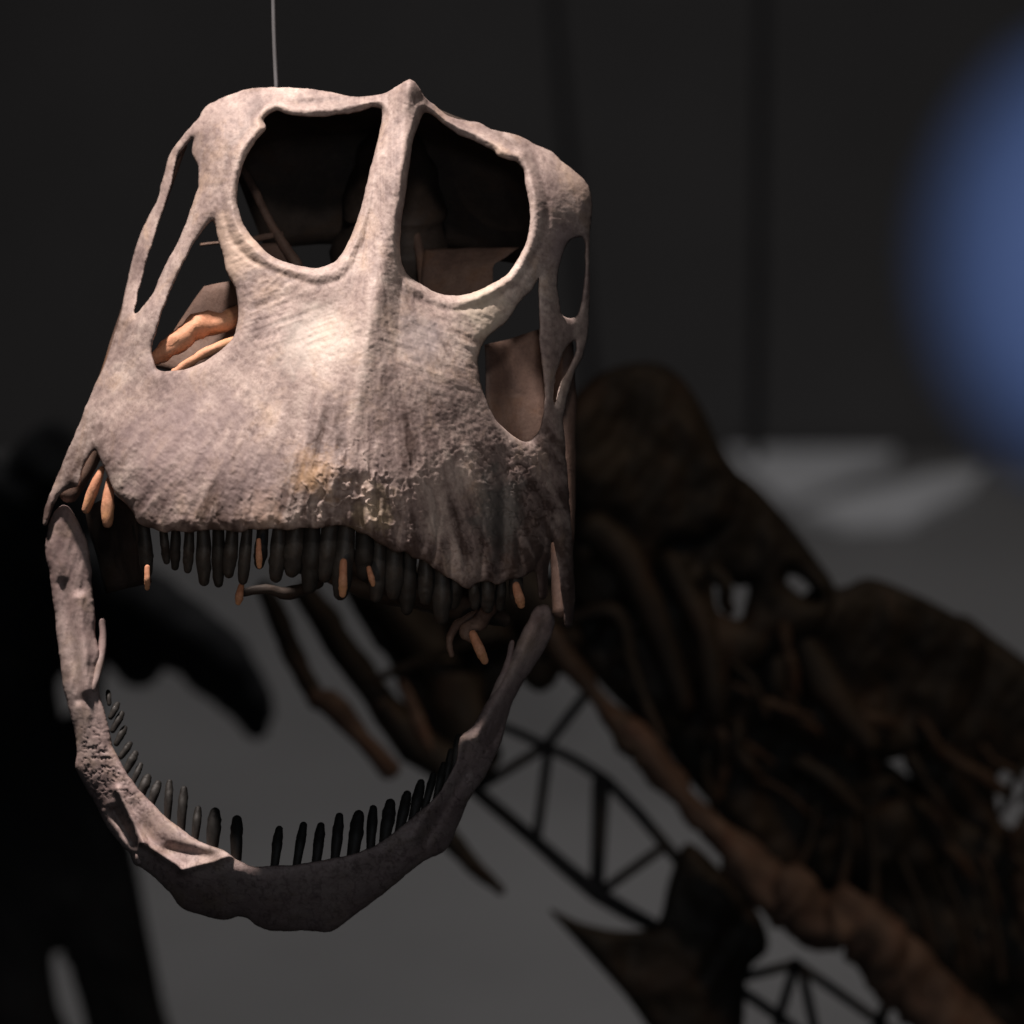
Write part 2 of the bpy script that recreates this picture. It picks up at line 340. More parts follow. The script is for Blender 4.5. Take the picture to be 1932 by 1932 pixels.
CTRL = [(770,158,330),(755,300,262),(732,420,205),(705,520,150),(690,600,108),(675,700,66),(660,800,34),(645,900,10),(640,1000,8),(640,1060,12),
 (500,1000,32),(400,1000,85),(300,1000,165),(230,960,240),(520,900,36),(400,900,92),(300,880,165),(220,880,255),(150,880,350),(90,950,430),
 (550,800,62),(450,800,110),(350,800,172),(260,800,250),(180,790,350),(600,700,86),(500,700,135),(420,700,182),(300,720,262),(210,700,365),
 (620,600,128),(540,600,168),(450,600,218),(290,660,290),(225,620,395),(600,512,178),(500,492,232),(430,420,272),(415,330,305),(440,250,335),(500,200,360),(620,192,365),(700,190,348),
 (370,250,400),(400,205,400),(480,170,400),(380,400,312),(330,500,322),(280,610,315),(340,280,440),(290,400,455),(250,520,445),
 (750,1040,28),(830,1060,72),(900,1090,140),(980,1090,250),(1050,1060,360),(1080,1170,420),(780,900,34),(860,900,92),(930,900,172),(1000,900,262),(1060,900,350),
 (760,800,58),(850,800,115),(920,800,182),(1000,840,272),(1060,830,350),(780,700,96),(860,700,152),(905,680,205),(780,600,148),(860,600,200),(930,600,240),
 (760,520,182),(800,555,200),(870,560,222),(950,512,256),(1000,440,288),(1012,360,318),(985,290,350),(900,250,370),(830,210,360),
 (1105,400,392),(1050,310,385),(1000,278,380),(1113,440,405),(1035,560,330),(1040,700,335),(1040,790,335),(1108,600,440),(1085,700,410),(1070,770,390)]
tps = TPS(CTRL)
MID_Y = [150, 300, 420, 520, 600, 700, 800, 1000]; MID_X = [776, 754, 733, 716, 700, 682, 668, 650]
def cran_depth(X, Y):
    D = tps(X, Y)
    mx = np.interp(Y, MID_Y, MID_X); a = 40 * (1 - sstep(480, 840, Y)); w = 38 + 34 * sstep(430, 800, Y)
    q = (X - mx) / w; D = D - a * (math.sqrt(1.15) - np.sqrt(q * q + 0.15)) * (np.abs(q) < 1)
    D = D + 10 * gauss(X, Y, 560, 590, 60, 40) + 10 * gauss(X, Y, 800, 640, 50, 50)    # hollows beside the ridge
    D = D - 16 * gauss(X, Y, 620, 900, 70, 60) + 18 * gauss(X, Y, 860, 960, 50, 90)
    D = D - 14 * gauss(X, Y, 990, 960, 60, 70)
    D = D + 26 * gauss(X, Y, 950, 1010, 13, 110)                                        # suture groove
    return D
def cran_detail(X, Y, sd):
    n1 = fbm(X, Y, 70, 1, 4)
    th = np.arctan2(X - 700, np.maximum(Y - 380, 20)); rr = np.hypot(X - 700, Y - 380)
    stri = fbm(th * 420, rr / 7.0, 11, 5, 3)
    wr = fbm((Y - 0.35 * np.abs(X - 690)) * 1.0, X / 7.0 , 8, 9, 2)
    big = fbm(th * 420, rr / 5.0, 46, 61, 3)
    low = sstep(690, 960, Y); up = 1 - sstep(430, 640, Y)
    pit = np.abs(fbm(X, Y, 17, 12, 3)); pit2 = -np.clip(0.22 - pit, 0, 1) / 0.22
    fine = fbm(X, Y, 7, 21, 2)
    line = np.exp(-((X - np.interp(Y, MID_Y, MID_X)) / 16) ** 2) * sstep(480, 560, Y) * (1 - sstep(800, 920, Y))
    wm = gauss(X, Y, 470, 600, 110, 70) + gauss(X, Y, 850, 660, 120, 80) + 0.6 * gauss(X, Y, 600, 620, 80, 60)
    lowm = gauss(X, Y, 670, 950, 110, 100); lowl = gauss(X, Y, 830, 1040, 120, 60)
    rightm = gauss(X, Y, 970, 960, 70, 110)
    rg = np.clip(0.16 - np.abs(fbm(X, Y * 0.7, 26, 71, 3)), 0, 1) / 0.16
    lipy = np.interp(X, [200, 300, 450, 600, 690, 760, 850, 940, 1000], [950, 1000, 1003, 996, 1008, 1040, 1090, 1102, 1085])
    lip = sstep(110, 10, lipy - Y) * (Y < lipy + 30)
    scal = np.abs(np.sin(X / 12.0 + 1.5 * vnoise(X / 30, Y / 60, 31)))
    bar = gauss(X, Y, 735, 350, 60, 180)
    hd = np.maximum(poly_sd(X, Y, np.array(H_A)), poly_sd(X, Y, np.array(H_B))); wob = 5 * vnoise(X / 40, Y / 40, 88)
    rim = np.exp(-((-hd - 9 - wob) / 11) ** 2); groove = np.exp(-((-hd - 30 - wob) / 6) ** 2) * (np.abs(X - 735) > 45)
    dt = (-7 * rim + 3.0 * groove - 5 * line + 1.7 * n1 + 2.2 * big * low + stri * (0.5 + 1.5 * low) + wr * 1.5 * np.clip(wm, 0, 1) - pit2 * (0.6 + 3.4 * np.clip(rightm + 0.5 * lowl, 0, 1))
          - rg * 5.5 * lowm + fine * (0.5 + 0.35 * low + 0.3 * bar) - lip * 8 * (scal - 0.4) * (0.75 + 0.6 * sstep(640, 780, X)) + 6 * lowm * fbm(X, Y, 34, 40, 2))
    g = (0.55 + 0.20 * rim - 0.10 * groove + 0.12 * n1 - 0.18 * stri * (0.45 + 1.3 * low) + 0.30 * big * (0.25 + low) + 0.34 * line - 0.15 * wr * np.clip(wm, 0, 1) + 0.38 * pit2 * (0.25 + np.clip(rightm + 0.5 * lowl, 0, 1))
         + 0.35 * rg * lowm - 0.10 * fine + 0.3 * lip * (0.55 - scal) + 0.22 * gauss(X, Y, 610, 640, 130, 110) * (1 + 0.5 * n1) - low * (0.20 + 0.16 * fbm(X, Y, 90, 66, 3)))  # lit rims, ridge and bridge, and shaded lower snout put into the colour
    return dt, np.clip(g, 0, 1)
g = Geo()
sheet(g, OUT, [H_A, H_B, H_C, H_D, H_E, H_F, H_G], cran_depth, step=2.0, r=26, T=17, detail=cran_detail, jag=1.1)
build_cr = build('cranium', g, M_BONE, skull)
cr = build_cr
stains_and_light(cr, [(Q(600, 895, 15), 60 * U, (0.52, 0.33, 0.19), 0.6, 70), (Q(700, 960, 15), 55 * U, (0.50, 0.40, 0.27), 0.6, 90), (Q(500, 960, 30), 55 * U, (0.44, 0.29, 0.21), 0.5, 80),
            (Q(940, 960, 170), 90 * U, (0.17, 0.165, 0.155), 0.7, 60), (Q(600, 650, 130), 95 * U, (0.66, 0.60, 0.53), 0.4, 50), (Q(905, 590, 225), 65 * U, (0.62, 0.53, 0.42), 0.6, 80),  # bridge highlight put into the colour
            (Q(450, 470, 270), 75 * U, (0.72, 0.54, 0.42), 0.6, 40), (Q(330, 850, 150), 150 * U, (0.29, 0.22, 0.22), 0.6, 30), (Q(480, 900, 50), 90 * U, (0.30, 0.23, 0.225), 0.5, 50), (Q(800, 640, 120), 60 * U, (0.33, 0.29, 0.30), 0.45, 60),  # lit naris rim and shaded left snout put into the colour
            (Q(1060, 470, 350), 60 * U, (0.30, 0.23, 0.24), 0.5, 60)])
# roof, cheeks and rear of the skull run backwards from the rim
g = Geo()
loft(g, [[(395,215,405),(480,182,405),(600,186,380),(720,192,352),(770,172,345),(810,205,360),(900,248,385),(1010,290,395),(1095,370,430)],
         [(400,235,560),(500,200,560),(620,200,560),(740,205,540),(790,200,540),(900,245,550),(1000,290,560),(1085,370,560)],
         [(430,290,720),(540,260,740),(660,250,750),(760,255,750),(860,280,740),(960,320,730),(1050,390,700)],
         [(500,470,800),(600,460,830),(700,460,840),(780,460,840),(860,470,830),(930,490,810),(990,500,780)]], 16)
build('skull_roof', g, M_SHADEDB, skull)
# braincase
g = Geo()
tube(g, [(740,300,700,70),(740,400,760,110),(735,500,760,115),(725,600,730,80)], 24, rough=0.12, seed=2)
tube(g, [(735,430,860,40),(735,470,900,46),(735,500,930,40)], 16, rough=0.1, seed=4)
build('braincase', g, M_SHADEDB, skull)
# quadrates down to the jaw joint
for pts in ([(345,275,460,8),(303,390,500,9),(264,490,520,9),(240,580,520,11),(205,720,520,20),(170,850,500,24),(130,930,450,20)],
            [(1062,620,500,14),(1066,680,520,18),(1062,800,520,26),(1060,1000,480,24),(1058,1150,440,18)]):
    build('quadrate', tube(Geo(), pts, 16, rough=0.12, seed=int(pts[0][0])), M_INNER, skull)
# palate: bones seen through the openings
g = Geo()
tube(g, [(296,676,330,13),(330,648,330,22),(372,618,345,25),(432,602,370,20),(520,560,430,16)], 16, rough=0.2, seed=11, flat=1.3)
tube(g, [(330,702,310,8),(360,682,315,9),(400,660,320,10),(450,640,335,9)], 12, rough=0.15, seed=12)
build('palate_bone', g, M_WARMLIT, skull)
g = Geo()
loft(g, [[(915,650,420),(960,640,470),(1020,620,500)],[(915,740,400),(960,740,450),(1030,740,470)],[(935,830,370),(980,850,420),(1040,840,450)]], 12, 14, 14)
build('palate_bone', g, M_INNER, skull)
g = Geo()
loft(g, [[(800,470,640),(860,470,640),(980,466,600)],[(795,520,600),(850,520,580),(930,500,560)],[(790,580,540),(850,580,520),(930,570,500)]], 12, 14, 14)
tube(g, [(780,430,700,10),(796,500,640,10),(800,580,560,10)], 10, rough=0.1, seed=6)
build('palate_bone', g, M_INNER, skull)
g = Geo()
tube(g, [(440,290,640,7),(475,350,600,8),(510,420,560,9),(560,500,520,12)], 10, rough=0.15, seed=7)
tube(g, [(470,455,520,6),(495,448,540,7),(530,442,560,6)], 10, rough=0.1, seed=8)
loft(g, [[(480,462,520),(535,458,560)],[(500,520,480),(570,520,540)]], 9, 10, 10)
tube(g, [(380,462,620,3),(420,458,620,3),(450,460,620,3)], 8, rough=0.1)
build('palate_bone', g, M_INNER, skull)
g = Geo()
loft(g, [[(385,540,440),(440,530,395),(475,560,370)],[(325,630,440),(400,630,420),(465,640,380)],[(285,690,430),(350,708,400),(430,690,380)]], 12, 14, 14)
build('palate_bone', g, M_INNER, skull)
# vomers and pterygoids hanging under the palate (the dark mass behind the teeth)
g = Geo()
loft(g, [[(330,950,330),(450,900,300),(640,860,260),(840,930,290),(960,1010,330)],
         [(300,930,450),(430,900,450),(640,880,420),(850,960,430),(1000,1030,450)],
         [(260,930,560),(430,930,590),(640,940,600),(850,1010,590),(1020,1060,560)]], 14, 20, 30)
tube(g, [(540,1060,560,16),(620,1080,520,20),(720,1110,500,30),(820,1120,500,40),(930,1150,500,26)], 16, rough=0.2, seed=14)
tube(g, [(640,1040,330,16),(700,1080,360,24),(800,1120,400,30),(900,1150,430,22),(950,1170,450,14)], 16, rough=0.25, seed=15)
build('pterygoid', g, M_SHADEDB, skull)
g = Geo()
loft(g, [[(160,960,430),(215,930,380),(250,960,300)],[(175,1020,450),(225,1010,400),(262,1020,320)],[(200,1120,460),(240,1110,420),(285,1100,350)]], 12, 14, 14)
build('pterygoid', g, M_SHADEDB, skull)
for pts in ([(192,885,330,6),(178,920,325,11),(163,960,330,10)], [(206,905,310,6),(204,950,300,13),(203,985,300,12)]):
    build('cheek_bone', tube(Geo(), pts, 12, rough=0.12, seed=3), M_WARMLIT, skull)
build('hyoid_bone', tube(Geo(), [(456,1118,318,8),(500,1112,330,9),(545,1118,350,12),(600,1100,380,12)], 12, rough=0.2, seed=31), M_SHADEDB, skull)
g = Geo()
tube(g, [(930,1140,330,12),(905,1172,300,16),(880,1190,280,13),(890,1205,275,9)], 12, rough=0.2, seed=32)
tube(g, [(900,1160,330,10),(862,1180,310,9),(848,1210,300,7),(852,1236,300,5)], 12, rough=0.2, seed=33)
build('palate_bone', g, M_INNER, skull)
# lit coronoid tip inside the left jaw
# ---- teeth
def tooth(bx, by, bd, tx, ty, td, w, seed, parent, m=M_TOOTH):
    q = random.Random(seed); tx += q.uniform(-7, 7) if parent is cr else q.uniform(-2.5, 2.5); ty += q.uniform(-14, 10) if parent is cr else q.uniform(-6, 5); w *= q.uniform(0.72, 1.15)
    mx, my, md = bx * .45 + tx * .55, by * .45 + ty * .55, bd * .45 + td * .55
    return build('tooth', tube(Geo(), [(bx, by, bd, w * .8), (mx, my, md - 4, w * 1.02), (bx*.2+tx*.8, by*.2+ty*.8, bd*.2+td*.8, w * 1.0), (tx, ty, td + 2, w * .74)], 14, rough=0.10, seed=seed, sub=5, flat=0.75), m, parent)
rng = random.Random(11)
UP = [(252,985,290,262,1045,8,1),(270,1000,255,283,1085,9,2),(306,1008,215,308,1062,8,0),(332,1008,190,334,1082,8,0),(358,1008,160,358,1098,8,0),(384,1006,140,383,1104,9,0),(412,1006,115,408,1106,9,0),(440,1006,95,434,1104,9,0),(468,1004,80,462,1098,10,0),(498,1002,66,490,1082,11,0),
      (528,1002,56,520,1104,11,0),(560,1000,48,552,1088,12,0),(592,998,42,584,1118,12,0),(624,998,40,616,1096,12,0),(656,1000,42,648,1128,13,0),(688,1012,46,682,1108,12,0),(716,1030,54,712,1140,12,0),(744,1036,62,742,1126,11,0),(774,1048,76,772,1160,12,0),(804,1062,92,800,1138,11,0),(832,1080,112,828,1176,11,0),(862,1090,135,860,1150,10,0),(890,1100,165,890,1166,10,0),(918,1100,195,914,1150,9,0),(946,1102,225,940,1152,9,0),(972,1092,260,978,1140,9,0)]
for i, (bx, by, bd, tx, ty, w, k) in enumerate(UP):
    tooth(bx, by - 22, bd + 34, tx, ty - 12, bd + 44, w * 1.5, i, cr, M_TOOTH if i % 3 else M_JTOOTH)
# replacement and far-side teeth, lamplight through the nostrils put into their amber colour
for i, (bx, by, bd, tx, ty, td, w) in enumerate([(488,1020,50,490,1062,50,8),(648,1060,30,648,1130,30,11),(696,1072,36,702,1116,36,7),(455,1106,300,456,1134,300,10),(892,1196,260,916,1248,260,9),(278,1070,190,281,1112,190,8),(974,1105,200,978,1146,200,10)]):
    tooth(bx, by, bd, tx, ty, td, w, 40 + i, cr, M_WARMLIT)

# ---- lower jaw
JO = [(120,953),(104,964),(91,993),(86,1033),(94,1086),(102,1153),(110,1219),(118,1286),(131,1339),(141,1382),(146,1419),(142,1446),(158,1481),(176,1510),(202,1558),(228,1594),(246,1609),(254,1631),(275,1642),(312,1675),(341,1712),(385,1728),(422,1735),(459,1730),(488,1748),(518,1757),(569,1756),(624,1757),(671,1726),(715,1693),(759,1657),(800,1624),(846,1597),(882,1515),(922,1455),(946,1399),(970,1319),(1010,1255),(1038,1207),(1047,1167),(1034,1143),(1010,1146),(994,1175),(978,1207),(962,1243),(946,1283),(914,1331),(894,1367),(868,1391),(862,1435),(838,1479),(818,1507),(762,1555),(722,1587),(662,1613),(622,1619),(562,1631),(514,1633),(480,1636),(448,1622),(422,1605),(385,1591),(349,1569),(320,1547),(290,1517),(261,1488),(235,1451),(213,1407),(203,1366),(190,1313),(184,1270),(190,1233),(182,1206),(176,1126),(171,1059),(163,1019),(147,982),(132,958)]
JC = [(120,960,430),(92,1040,420),(165,1040,395),(100,1180,355),(175,1180,330),(118,1300,290),(180,1300,262),(145,1420,235),(210,1410,205),(180,1510,190),(235,1460,170),(240,1600,150),(275,1500,145),(320,1550,105),(300,1630,120),(385,1595,72),(360,1650,92),(440,1625,50),(450,1670,78),(400,1720,170),(330,1695,170),(500,1640,45),(520,1690,95),(570,1750,200),(640,1745,200),(600,1630,50),(620,1680,100),(680,1620,70),(700,1690,160),(760,1565,95),(780,1630,150),(835,1500,140),(850,1580,190),(870,1410,200),(920,1440,240),(910,1340,260),(960,1350,300),(970,1240,350),(1010,1250,375),(1015,1150,420),(1045,1170,430)]
JC = [(x, y, d + 240 * max(0.0, min(1.0, (y - 980) / 560.0)) ** 1.0) for x, y, d in JC]
jt = TPS(JC)
def jaw_depth(X, Y):
    D = jt(X, Y)
    # upper ledge on the left ramus, groove under it
    def line(x0, y0, x1, y1, w):
        ex, ey = x1 - x0, y1 - y0; t = np.clip(((X - x0) * ex + (Y - y0) * ey) / (ex * ex + ey * ey), 0, 1)
        return np.exp(-((X - x0 - t * ex) ** 2 + (Y - y0 - t * ey) ** 2) / w ** 2)
    D = D - 12 * line(150, 1130, 165, 1300, 12) + 8 * line(118, 1100, 150, 1320, 9)
    D = D - 16 * line(222, 1490, 270, 1590, 8) - 16 * line(270, 1590, 345, 1640, 8) + 20 * line(215, 1530, 250, 1590, 9)
    D = D - 14 * line(345, 1642, 440, 1612, 8) + 12 * line(320, 1600, 400, 1620, 12)
    D = D - 16 * line(1010, 1180, 900, 1390, 14) + 10 * line(1030, 1220, 930, 1400, 9)
    D = D - 14 * line(870, 1400, 780, 1580, 12) + 10 * line(880, 1460, 800, 1590, 10)
    return D
def jaw_detail(X, Y, sd):
    n1 = fbm(X, Y, 80, 51, 3); fine = fbm(X, Y, 8, 52, 2)
    pit = np.abs(fbm(X, Y, 15, 53, 3)); p2 = -np.clip(0.22 - pit, 0, 1) / 0.22
    s = fbm(X * 1.0 + Y * 0.25, Y / 6.0, 9, 54, 2) * (Y < 1420)
    dt = 2.4 * n1 + fine * 0.3 + 0.9 * s - p2 * (0.0 + 3 * sstep(1330, 1420, Y) * sstep(1560, 1480, Y)) + 3 * sstep(1440, 1520, Y) * fbm(X, Y, 40, 55, 2)
    return dt, np.clip(0.55 + 0.05 * n1 - 0.06 * fine - 0.08 * s + (0.06 + 0.2 * sstep(1330, 1420, Y)) * p2, 0, 1)
g = Geo()
sheet(g, JO, [], jaw_depth, step=2.0, r=34, T=24, Tback=30, detail=jaw_detail, jag=1.2)
jd = float(jt(np.array([264.0]), np.array([1606.0]))[0])
tube(g, [(266,1598,jd + 4,6),(262,1614,jd - 8,7),(262,1625,jd - 6,6)], 10, rough=0.15)
jaw = build('lower_jaw', g, M_JAW, skull)
for pts in ([(193,1172,420,6),(194,1210,415,8),(186,1262,395,8),(176,1300,385,8)], [(966,1212,445,5),(957,1255,440,7),(938,1300,425,8),(925,1335,420,8)]):
    build('coronoid', tube(Geo(), pts, 12, rough=0.12, seed=9), M_JAW, skull)
LT = [(206,1320,205,1304,5),(209,1345,222,1328,5),(213,1370,228,1350,5),(220,1395,236,1376,5),(228,1420,246,1402,6),(238,1446,256,1424,6),(250,1470,268,1444,6),(265,1492,281,1464,7),(283,1512,297,1474,7),(316,1536,319,1481,8),(341,1562,345,1492,8),(367,1580,375,1525,9),(400,1596,408,1532,9),(446,1618,448,1547,10),
      (517,1632,525,1565,10),(558,1632,573,1558,10),(595,1630,606,1554,10),(631,1622,639,1543,10),(664,1616,675,1543,10),(698,1604,706,1528,10),(724,1588,738,1516,10),(752,1566,768,1500,9),(778,1545,796,1478,9),(800,1520,818,1458,8),(822,1500,836,1438,8),(840,1475,852,1416,7),(856,1445,864,1396,6)]
for i, (bx, by, tx, ty, w) in enumerate(LT):
    d = float(jt(np.array([bx * 1.0]), np.array([by * 1.0]))[0])
    tooth(bx, by + 8, d + 12, tx, ty, d + 26, w * 1.3, 60 + i, jaw, M_JTOOTH)

# wire that holds the skull up
wire = build('suspension_wire', tube(Geo(), [(514,-400,470,4.5),(516,0,460,4.5),(522,172,452,4.5)], 8), M_WIRE)
tag(wire, 'thin grey steel wire holding up the pale skull from above', 'wire')

# ------------------------------------------------------------------ neck of the skeleton behind
def PD(off):                                  # pixel space at a far distance (metres)
    return lambda X, Y, D: P(X, Y, off + np.asarray(D, float) * U)
B0 = 5.4; PB = PD(B0); UB = K * B0
neck = empty('neck_skeleton', P(1500, 1300, B0))
tag(neck, 'dark brown dinosaur neck bones descending to the lower right behind the pale skull', 'skeleton')
def far_detail(X, Y, sd):
    return 14 * fbm(X, Y, 90, 91, 3) + 8 * fbm(X + Y * 0.6, Y / 4 - X / 5, 30, 92, 2), 0 * X + 0.5
def vert(outline, holes, d0, slope=(0, 0), r=60, T=60, extra=()):
    g = Geo(); cx, cy = np.mean([p[0] for p in outline]), np.mean([p[1] for p in outline])
    dep = lambda X, Y: d0 + slope[0] * (X - cx) + slope[1] * (Y - cy) + 25 * fbm(X, Y, 130, int(cx), 2)
    sheet(g, outline, holes, dep, step=7, r=r, T=T, detail=far_detail, proj=PB)
    for e in extra: tube(g, e, 12, PB, UB, rough=0.2, seed=int(e[0][0]))
    return build('vertebra', g, M_FAR, neck)
vert([(1070,780),(1110,720),(1170,690),(1235,684),(1285,712),(1325,770),(1362,850),(1400,910),(1390,980),(1330,1020),(1250,1040),(1200,1120),(1120,1160),(1075,1100),(1060,950)], [], 0, (0.3, 0.1), extra=[[(1120,1000,-60,40),(1180,1060,-70,34),(1240,1180,-60,26),(1290,1330,-40,20)]])
vert([(1330,860),(1390,890),(1440,930),(1500,1000),(1545,1060),(1575,1110),(1560,1180),(1480,1230),(1420,1260),(1330,1290),(1240,1260),(1210,1120),(1250,960)],
     [[(1348,1098),(1372,1094),(1392,1108),(1412,1106),(1406,1140),(1396,1168),(1372,1160),(1354,1150)],[(1482,1092),(1500,1086),(1530,1110),(1545,1128),(1525,1130),(1498,1112)]], 120, (0.3, 0.1),
     extra=[[(1260,1060,-20,24),(1330,1200,-40,30),(1350,1340,-40,22)]])
vert([(1530,1110),(1590,1108),(1640,1090),(1720,1118),(1800,1158),(1860,1200),(1860,1290),(1800,1380),(1700,1430),(1600,1440),(1500,1400),(1430,1320),(1440,1220)], [], 260, (0.3, 0.2),
     extra=[[(1500,1180,180,26),(1560,1300,160,34),(1640,1400,160,26)]])
vert([(1800,1160),(1880,1205),(1950,1255),(2060,1330),(2120,1450),(2080,1600),(1960,1640),(1850,1600),(1760,1520),(1700,1420),(1740,1280)],
     [[(1880,1470),(1920,1450),(1965,1470),(1970,1540),(1935,1565),(1890,1548)]], 420, (0.3, 0.2))
vert([(1240,1260),(1330,1240),(1450,1280),(1560,1380),(1680,1440),(1760,1520),(1750,1640),(1660,1700),(1540,1680),(1440,1640),(1340,1520),(1250,1400)], [], 330, (0.2, 0.2), extra=[[(1420,1260,150,10),(1440,1330,150,9)],[(1500,1420,200,12),(1580,1500,200,14),(1620,1600,220,12)]])
vert([(1600,1560),(1720,1500),(1850,1560),(1960,1620),(2050,1760),(2040,1960),(1900,1980),(1820,1900),(1700,1790),(1620,1700)], [], 400, (0.2, 0.2))
vert([(1036,1716),(1100,1742),(1180,1756),(1240,1740),(1262,1660),(1296,1590),(1360,1640),(1430,1720),(1450,1790),(1410,1840),(1390,1990),(1270,1990),(1180,1880),(1100,1790)], [], 80, (0.2, 0.1), r=40, T=40)
vert([(1080,1020),(1200,1040),(1330,1120),(1330,1300),(1280,1420),(1180,1340),(1090,1240),(1050,1150)], [], 200, (0.2, 0.2))
vert([(640,1080),(760,1060),(900,1100),(1010,1120),(1000,1240),(930,1370),(860,1440),(790,1370),(720,1240)], [[(700,1225),(730,1240),(750,1300),(735,1320),(715,1280)]], 160, (0.2, 0.2), r=40, T=40)
# lit brown rib that runs down the neck, with the smaller ribs that fan from it
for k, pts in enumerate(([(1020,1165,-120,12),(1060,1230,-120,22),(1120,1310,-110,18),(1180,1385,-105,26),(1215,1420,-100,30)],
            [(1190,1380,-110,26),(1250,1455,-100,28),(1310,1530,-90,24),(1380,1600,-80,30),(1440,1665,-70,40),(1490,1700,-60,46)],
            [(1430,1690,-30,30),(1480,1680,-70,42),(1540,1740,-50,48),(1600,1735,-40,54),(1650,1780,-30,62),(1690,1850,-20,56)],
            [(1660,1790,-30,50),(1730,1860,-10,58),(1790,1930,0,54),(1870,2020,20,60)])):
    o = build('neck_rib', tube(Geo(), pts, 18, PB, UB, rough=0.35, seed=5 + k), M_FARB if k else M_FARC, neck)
q = random.Random(7)
for k in range(46):
    t = q.random(); cx = 1230 + 700 * t + q.uniform(-150, 130); cy = 1080 + 560 * t + q.uniform(-230, 250)
    if cy > 1250 + (cx - 1060) * 1.05 - 40 or cy < 1180 + (cx - 1590) * .55 + 60: continue
    L = q.uniform(60, 170); a = math.radians(q.gauss(75, 28)); d = q.uniform(-90, 40) + 380 * t; r_ = q.uniform(6, 17)
    dx, dy = math.cos(a) * L / 2, math.sin(a) * L / 2
    build('rib', tube(Geo(), [(cx - dx, cy - dy, d, r_ * 1.3), (cx - dx * .3 + q.uniform(-14, 14), cy - dy * .3, d - 14, r_ * .8), (cx + dx * .4, cy + dy * .4, d, r_), (cx + dx, cy + dy, d + 20, r_ * .6)], 10, PB, UB, rough=0.3, seed=k), M_FARC if k % 3 else M_FAR, neck)
for pts in ([(1190,1250,-90,9),(1215,1320,-100,12),(1250,1400,-110,10)], [(1060,1180,-60,10),(1140,1150,-80,16),(1180,1190,-80,14),(1190,1300,-70,10)],
            [(1380,1250,60,7),(1420,1290,50,11),(1445,1350,50,8)], [(1500,1440,40,10),(1560,1470,30,18),(1620,1530,40,12)], [(1540,1480,60,10),(1530,1580,40,9),(1480,1690,0,10)],
            [(1590,1480,60,10),(1600,1600,40,10),(1570,1740,0,12)], [(1640,1540,90,8),(1650,1660,60,12),(1640,1770,20,12)],
            [(1700,1620,150,7),(1740,1720,120,10),(1760,1800,110,8)], [(1780,1640,160,7),(1820,1740,130,10),(1840,1830,110,8)], [(1860,1660,200,7),(1880,1760,170,10),(1890,1850,150,8)]):
    build('rib', tube(Geo(), pts, 10, PB, UB, rough=0.15, seed=int(pts[0][0])), M_FAR, neck)
# throat bones seen through the open mouth
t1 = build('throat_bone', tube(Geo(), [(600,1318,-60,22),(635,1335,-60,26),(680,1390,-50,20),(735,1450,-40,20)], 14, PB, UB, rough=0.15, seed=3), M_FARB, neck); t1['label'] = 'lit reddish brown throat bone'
build('throat_bone', tube(Geo(), [(500,1110,0,16),(530,1180,0,22),(565,1260,0,20),(600,1320,-20,20)], 12, PB, UB, rough=0.15, seed=4), M_FAR, neck)
build('throat_bone', tube(Geo(), [(580,1120,40,24),(640,1210,40,28),(700,1300,40,30),(770,1390,40,36),(850,1450,40,40)], 14, PB, UB, rough=0.18, seed=5), M_FAR, neck)
build('throat_bone', tube(Geo(), [(700,1100,80,50),(780,1200,80,50),(860,1300,80,60),(880,1420,80,60)], 14, PB, UB, rough=0.2, seed=6), M_FAR, neck)
build('throat_bone', tube(Geo(), [(700,1285,-40,8),(800,1245,-40,10),(940,1195,-40,10)], 10, PB, UB, rough=0.1, seed=7), M_FAR, neck)
build('throat_bone', tube(Geo(), [(760,1290,-60,8),(785,1350,-60,14),(810,1410,-60,8)], 10, PB, UB, rough=0.15, seed=8), M_FARB, neck)
build('throat_bone', tube(Geo(), [(900,1180,60,60),(960,1120,60,60),(1060,1180,60,50),(1020,1270,60,36)], 14, PB, UB, rough=0.2, seed=9), M_FAR, neck)
build('throat_bone', tube(Geo(), [(830,1560,60,20),(880,1620,60,18),(945,1680,60,9)], 12, PB, UB, rough=0.15, seed=10), M_FAR, neck)

# ------------------------------------------------------------------ steel trusses under the neck
B1 = 5.45; PT = PD(B1); UT = K * B1
def truss(members, label, c):
    e = empty('steel_truss', P(c[0], c[1], B1)); tag(e, label, 'truss', 'steel trusses under the neck')
    for nm, pts in members:
        build(nm, tube(Geo(), [(x, y, d, r) for x, y, d, r in pts], 10, PT, UT, sub=2), M_STEEL, e)
truss([('chord', [(880,1478,0,13),(899,1493,0,13),(1007,1584,0,14),(1126,1686,0,17),(1230,1745,0,14)]),
       ('chord', [(920,1360,60,9),(956,1374,60,9),(1030,1408,60,10),(1143,1471,60,11),(1256,1595,60,12),(1300,1650,60,12)]),
       ('brace', [(1110,1305,60,10),(1030,1408,60,10)]), ('brace', [(1030,1408,55,10),(899,1488,5,10)]), ('brace', [(1035,1414,58,10),(1013,1578,2,10)]),
       ('brace', [(1134,1476,58,18),(1126,1680,2,14)]), ('brace', [(1256,1595,58,10),(1137,1680,2,10)])],
      'black lattice truss seen just right of the open jaw', (1080, 1540))
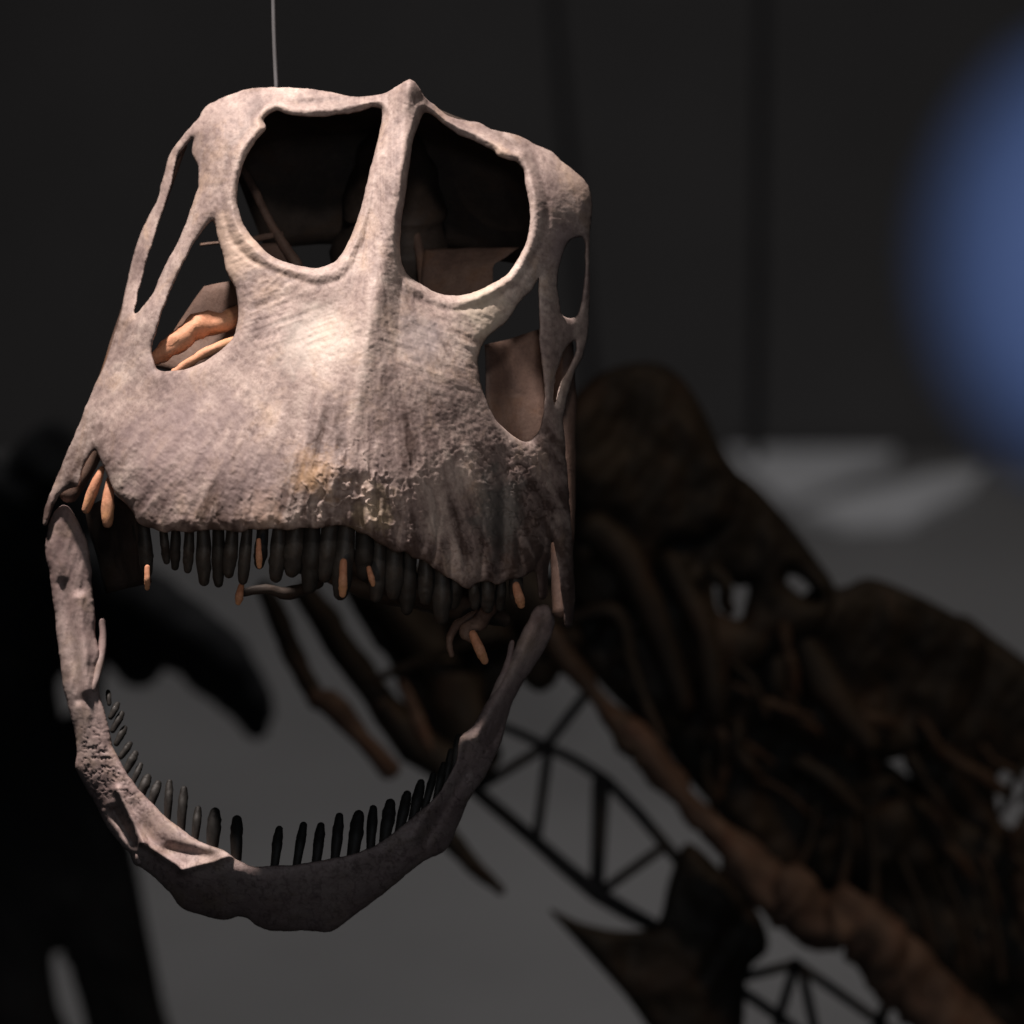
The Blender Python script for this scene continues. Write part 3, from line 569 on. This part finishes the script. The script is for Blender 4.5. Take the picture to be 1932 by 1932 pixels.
truss([('chord', [(1380,1858,0,10),(1404,1873,0,11),(1477,1924,0,11),(1560,1990,0,11)]),
       ('chord', [(1500,1816,60,10),(1517,1828,60,10),(1630,1907,60,10),(1740,1990,60,10)]),
       ('brace', [(1504,1818,58,10),(1404,1843,2,10)]), ('brace', [(1500,1822,56,10),(1466,1932,2,10)]), ('brace', [(1512,1826,60,10),(1545,1980,2,10)]),
       ('brace', [(1680,1876,58,12),(1640,1980,2,11)]), ('brace', [(1660,1880,60,10),(1800,1960,60,10)])],
      'black lattice truss at the bottom edge under the brown rib', (1560, 1900))

# ------------------------------------------------------------------ dark limbs on the left
B2 = 6.6; PL = PD(B2); UL = K * B2
limb = empty('hanging_limb', P(330, 1250, B2)); tag(limb, 'black out of focus limb bones seen through the open mouth', 'skeleton')
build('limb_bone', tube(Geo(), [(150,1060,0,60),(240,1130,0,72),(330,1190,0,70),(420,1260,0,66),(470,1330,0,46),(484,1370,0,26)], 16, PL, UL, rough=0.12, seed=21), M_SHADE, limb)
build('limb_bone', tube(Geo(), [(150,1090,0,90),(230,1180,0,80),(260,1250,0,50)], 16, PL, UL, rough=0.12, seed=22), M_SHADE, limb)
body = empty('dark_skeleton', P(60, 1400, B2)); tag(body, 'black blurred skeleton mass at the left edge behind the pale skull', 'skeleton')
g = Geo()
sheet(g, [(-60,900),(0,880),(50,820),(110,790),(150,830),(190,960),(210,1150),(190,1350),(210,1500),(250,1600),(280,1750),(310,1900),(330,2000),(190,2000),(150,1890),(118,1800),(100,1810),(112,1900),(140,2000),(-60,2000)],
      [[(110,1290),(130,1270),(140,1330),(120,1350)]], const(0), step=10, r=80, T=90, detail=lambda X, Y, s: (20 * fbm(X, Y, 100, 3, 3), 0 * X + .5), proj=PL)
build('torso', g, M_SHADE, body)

# ------------------------------------------------------------------ blue stand-in ball near the camera; far hall: slabs for floor reflections, cables
def ball(c, rx, ry, rz, m):
    v = []; f = []; A, Bn = 40, 24
    for i in range(Bn + 1):
        for j in range(A):
            t = math.pi * i / Bn; p = 2 * math.pi * j / A
            v.append((c[0] + rx * math.sin(t) * math.cos(p), c[1] + ry * math.sin(t) * math.sin(p), c[2] + rz * math.cos(t)))
    for i in range(Bn):
        for j in range(A): f.append((i * A + j, (i + 1) * A + j, (i + 1) * A + (j + 1) % A, i * A + (j + 1) % A))
    return build('blue_ball', Geo().add(v, f), m)
tag(ball(P(2165, 490, 1.35), 0.056, 0.052, 0.061, M_BLUE), 'blue round ball far out of focus at the right edge', 'ball')  # set near the camera for blur, stands in for a blue shape
def glare_patch(px, label):  # pale slabs stand in for bright reflections on the floor
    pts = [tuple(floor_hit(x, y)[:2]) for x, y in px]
    tag(slab('floor_board', pts, 0.004, 0.03, M_GLARE), label, 'board', 'pale boards on the hall floor')
glare_patch([(1370,868),(1390,900),(1480,968),(1560,935),(1680,890),(1690,868)], 'pale grey floor patch against the dark wall, farther of two')
glare_patch([(1510,985),(1590,1005),(1720,1000),(1830,945),(1860,900),(1760,915),(1620,950)], 'pale grey floor patch nearer the neck bones, nearer of two')
for (x0, x1, w, lb) in ((1040, 1130, 11, 'faint dark cable hanging just right of the skull top'), (1440, 1425, 11, 'faint dark cable hanging far right before the wall')):
    c = build('hanging_cable', tube(Geo(), [(x0, -60, 0, w), ((x0 + x1) / 2, 420, 0, w), (x1, 860, 0, w)], 8, PD(10.5), K * 10.5), M_STEEL)
    tag(c, lb, 'cable', 'dark cables before the wall')
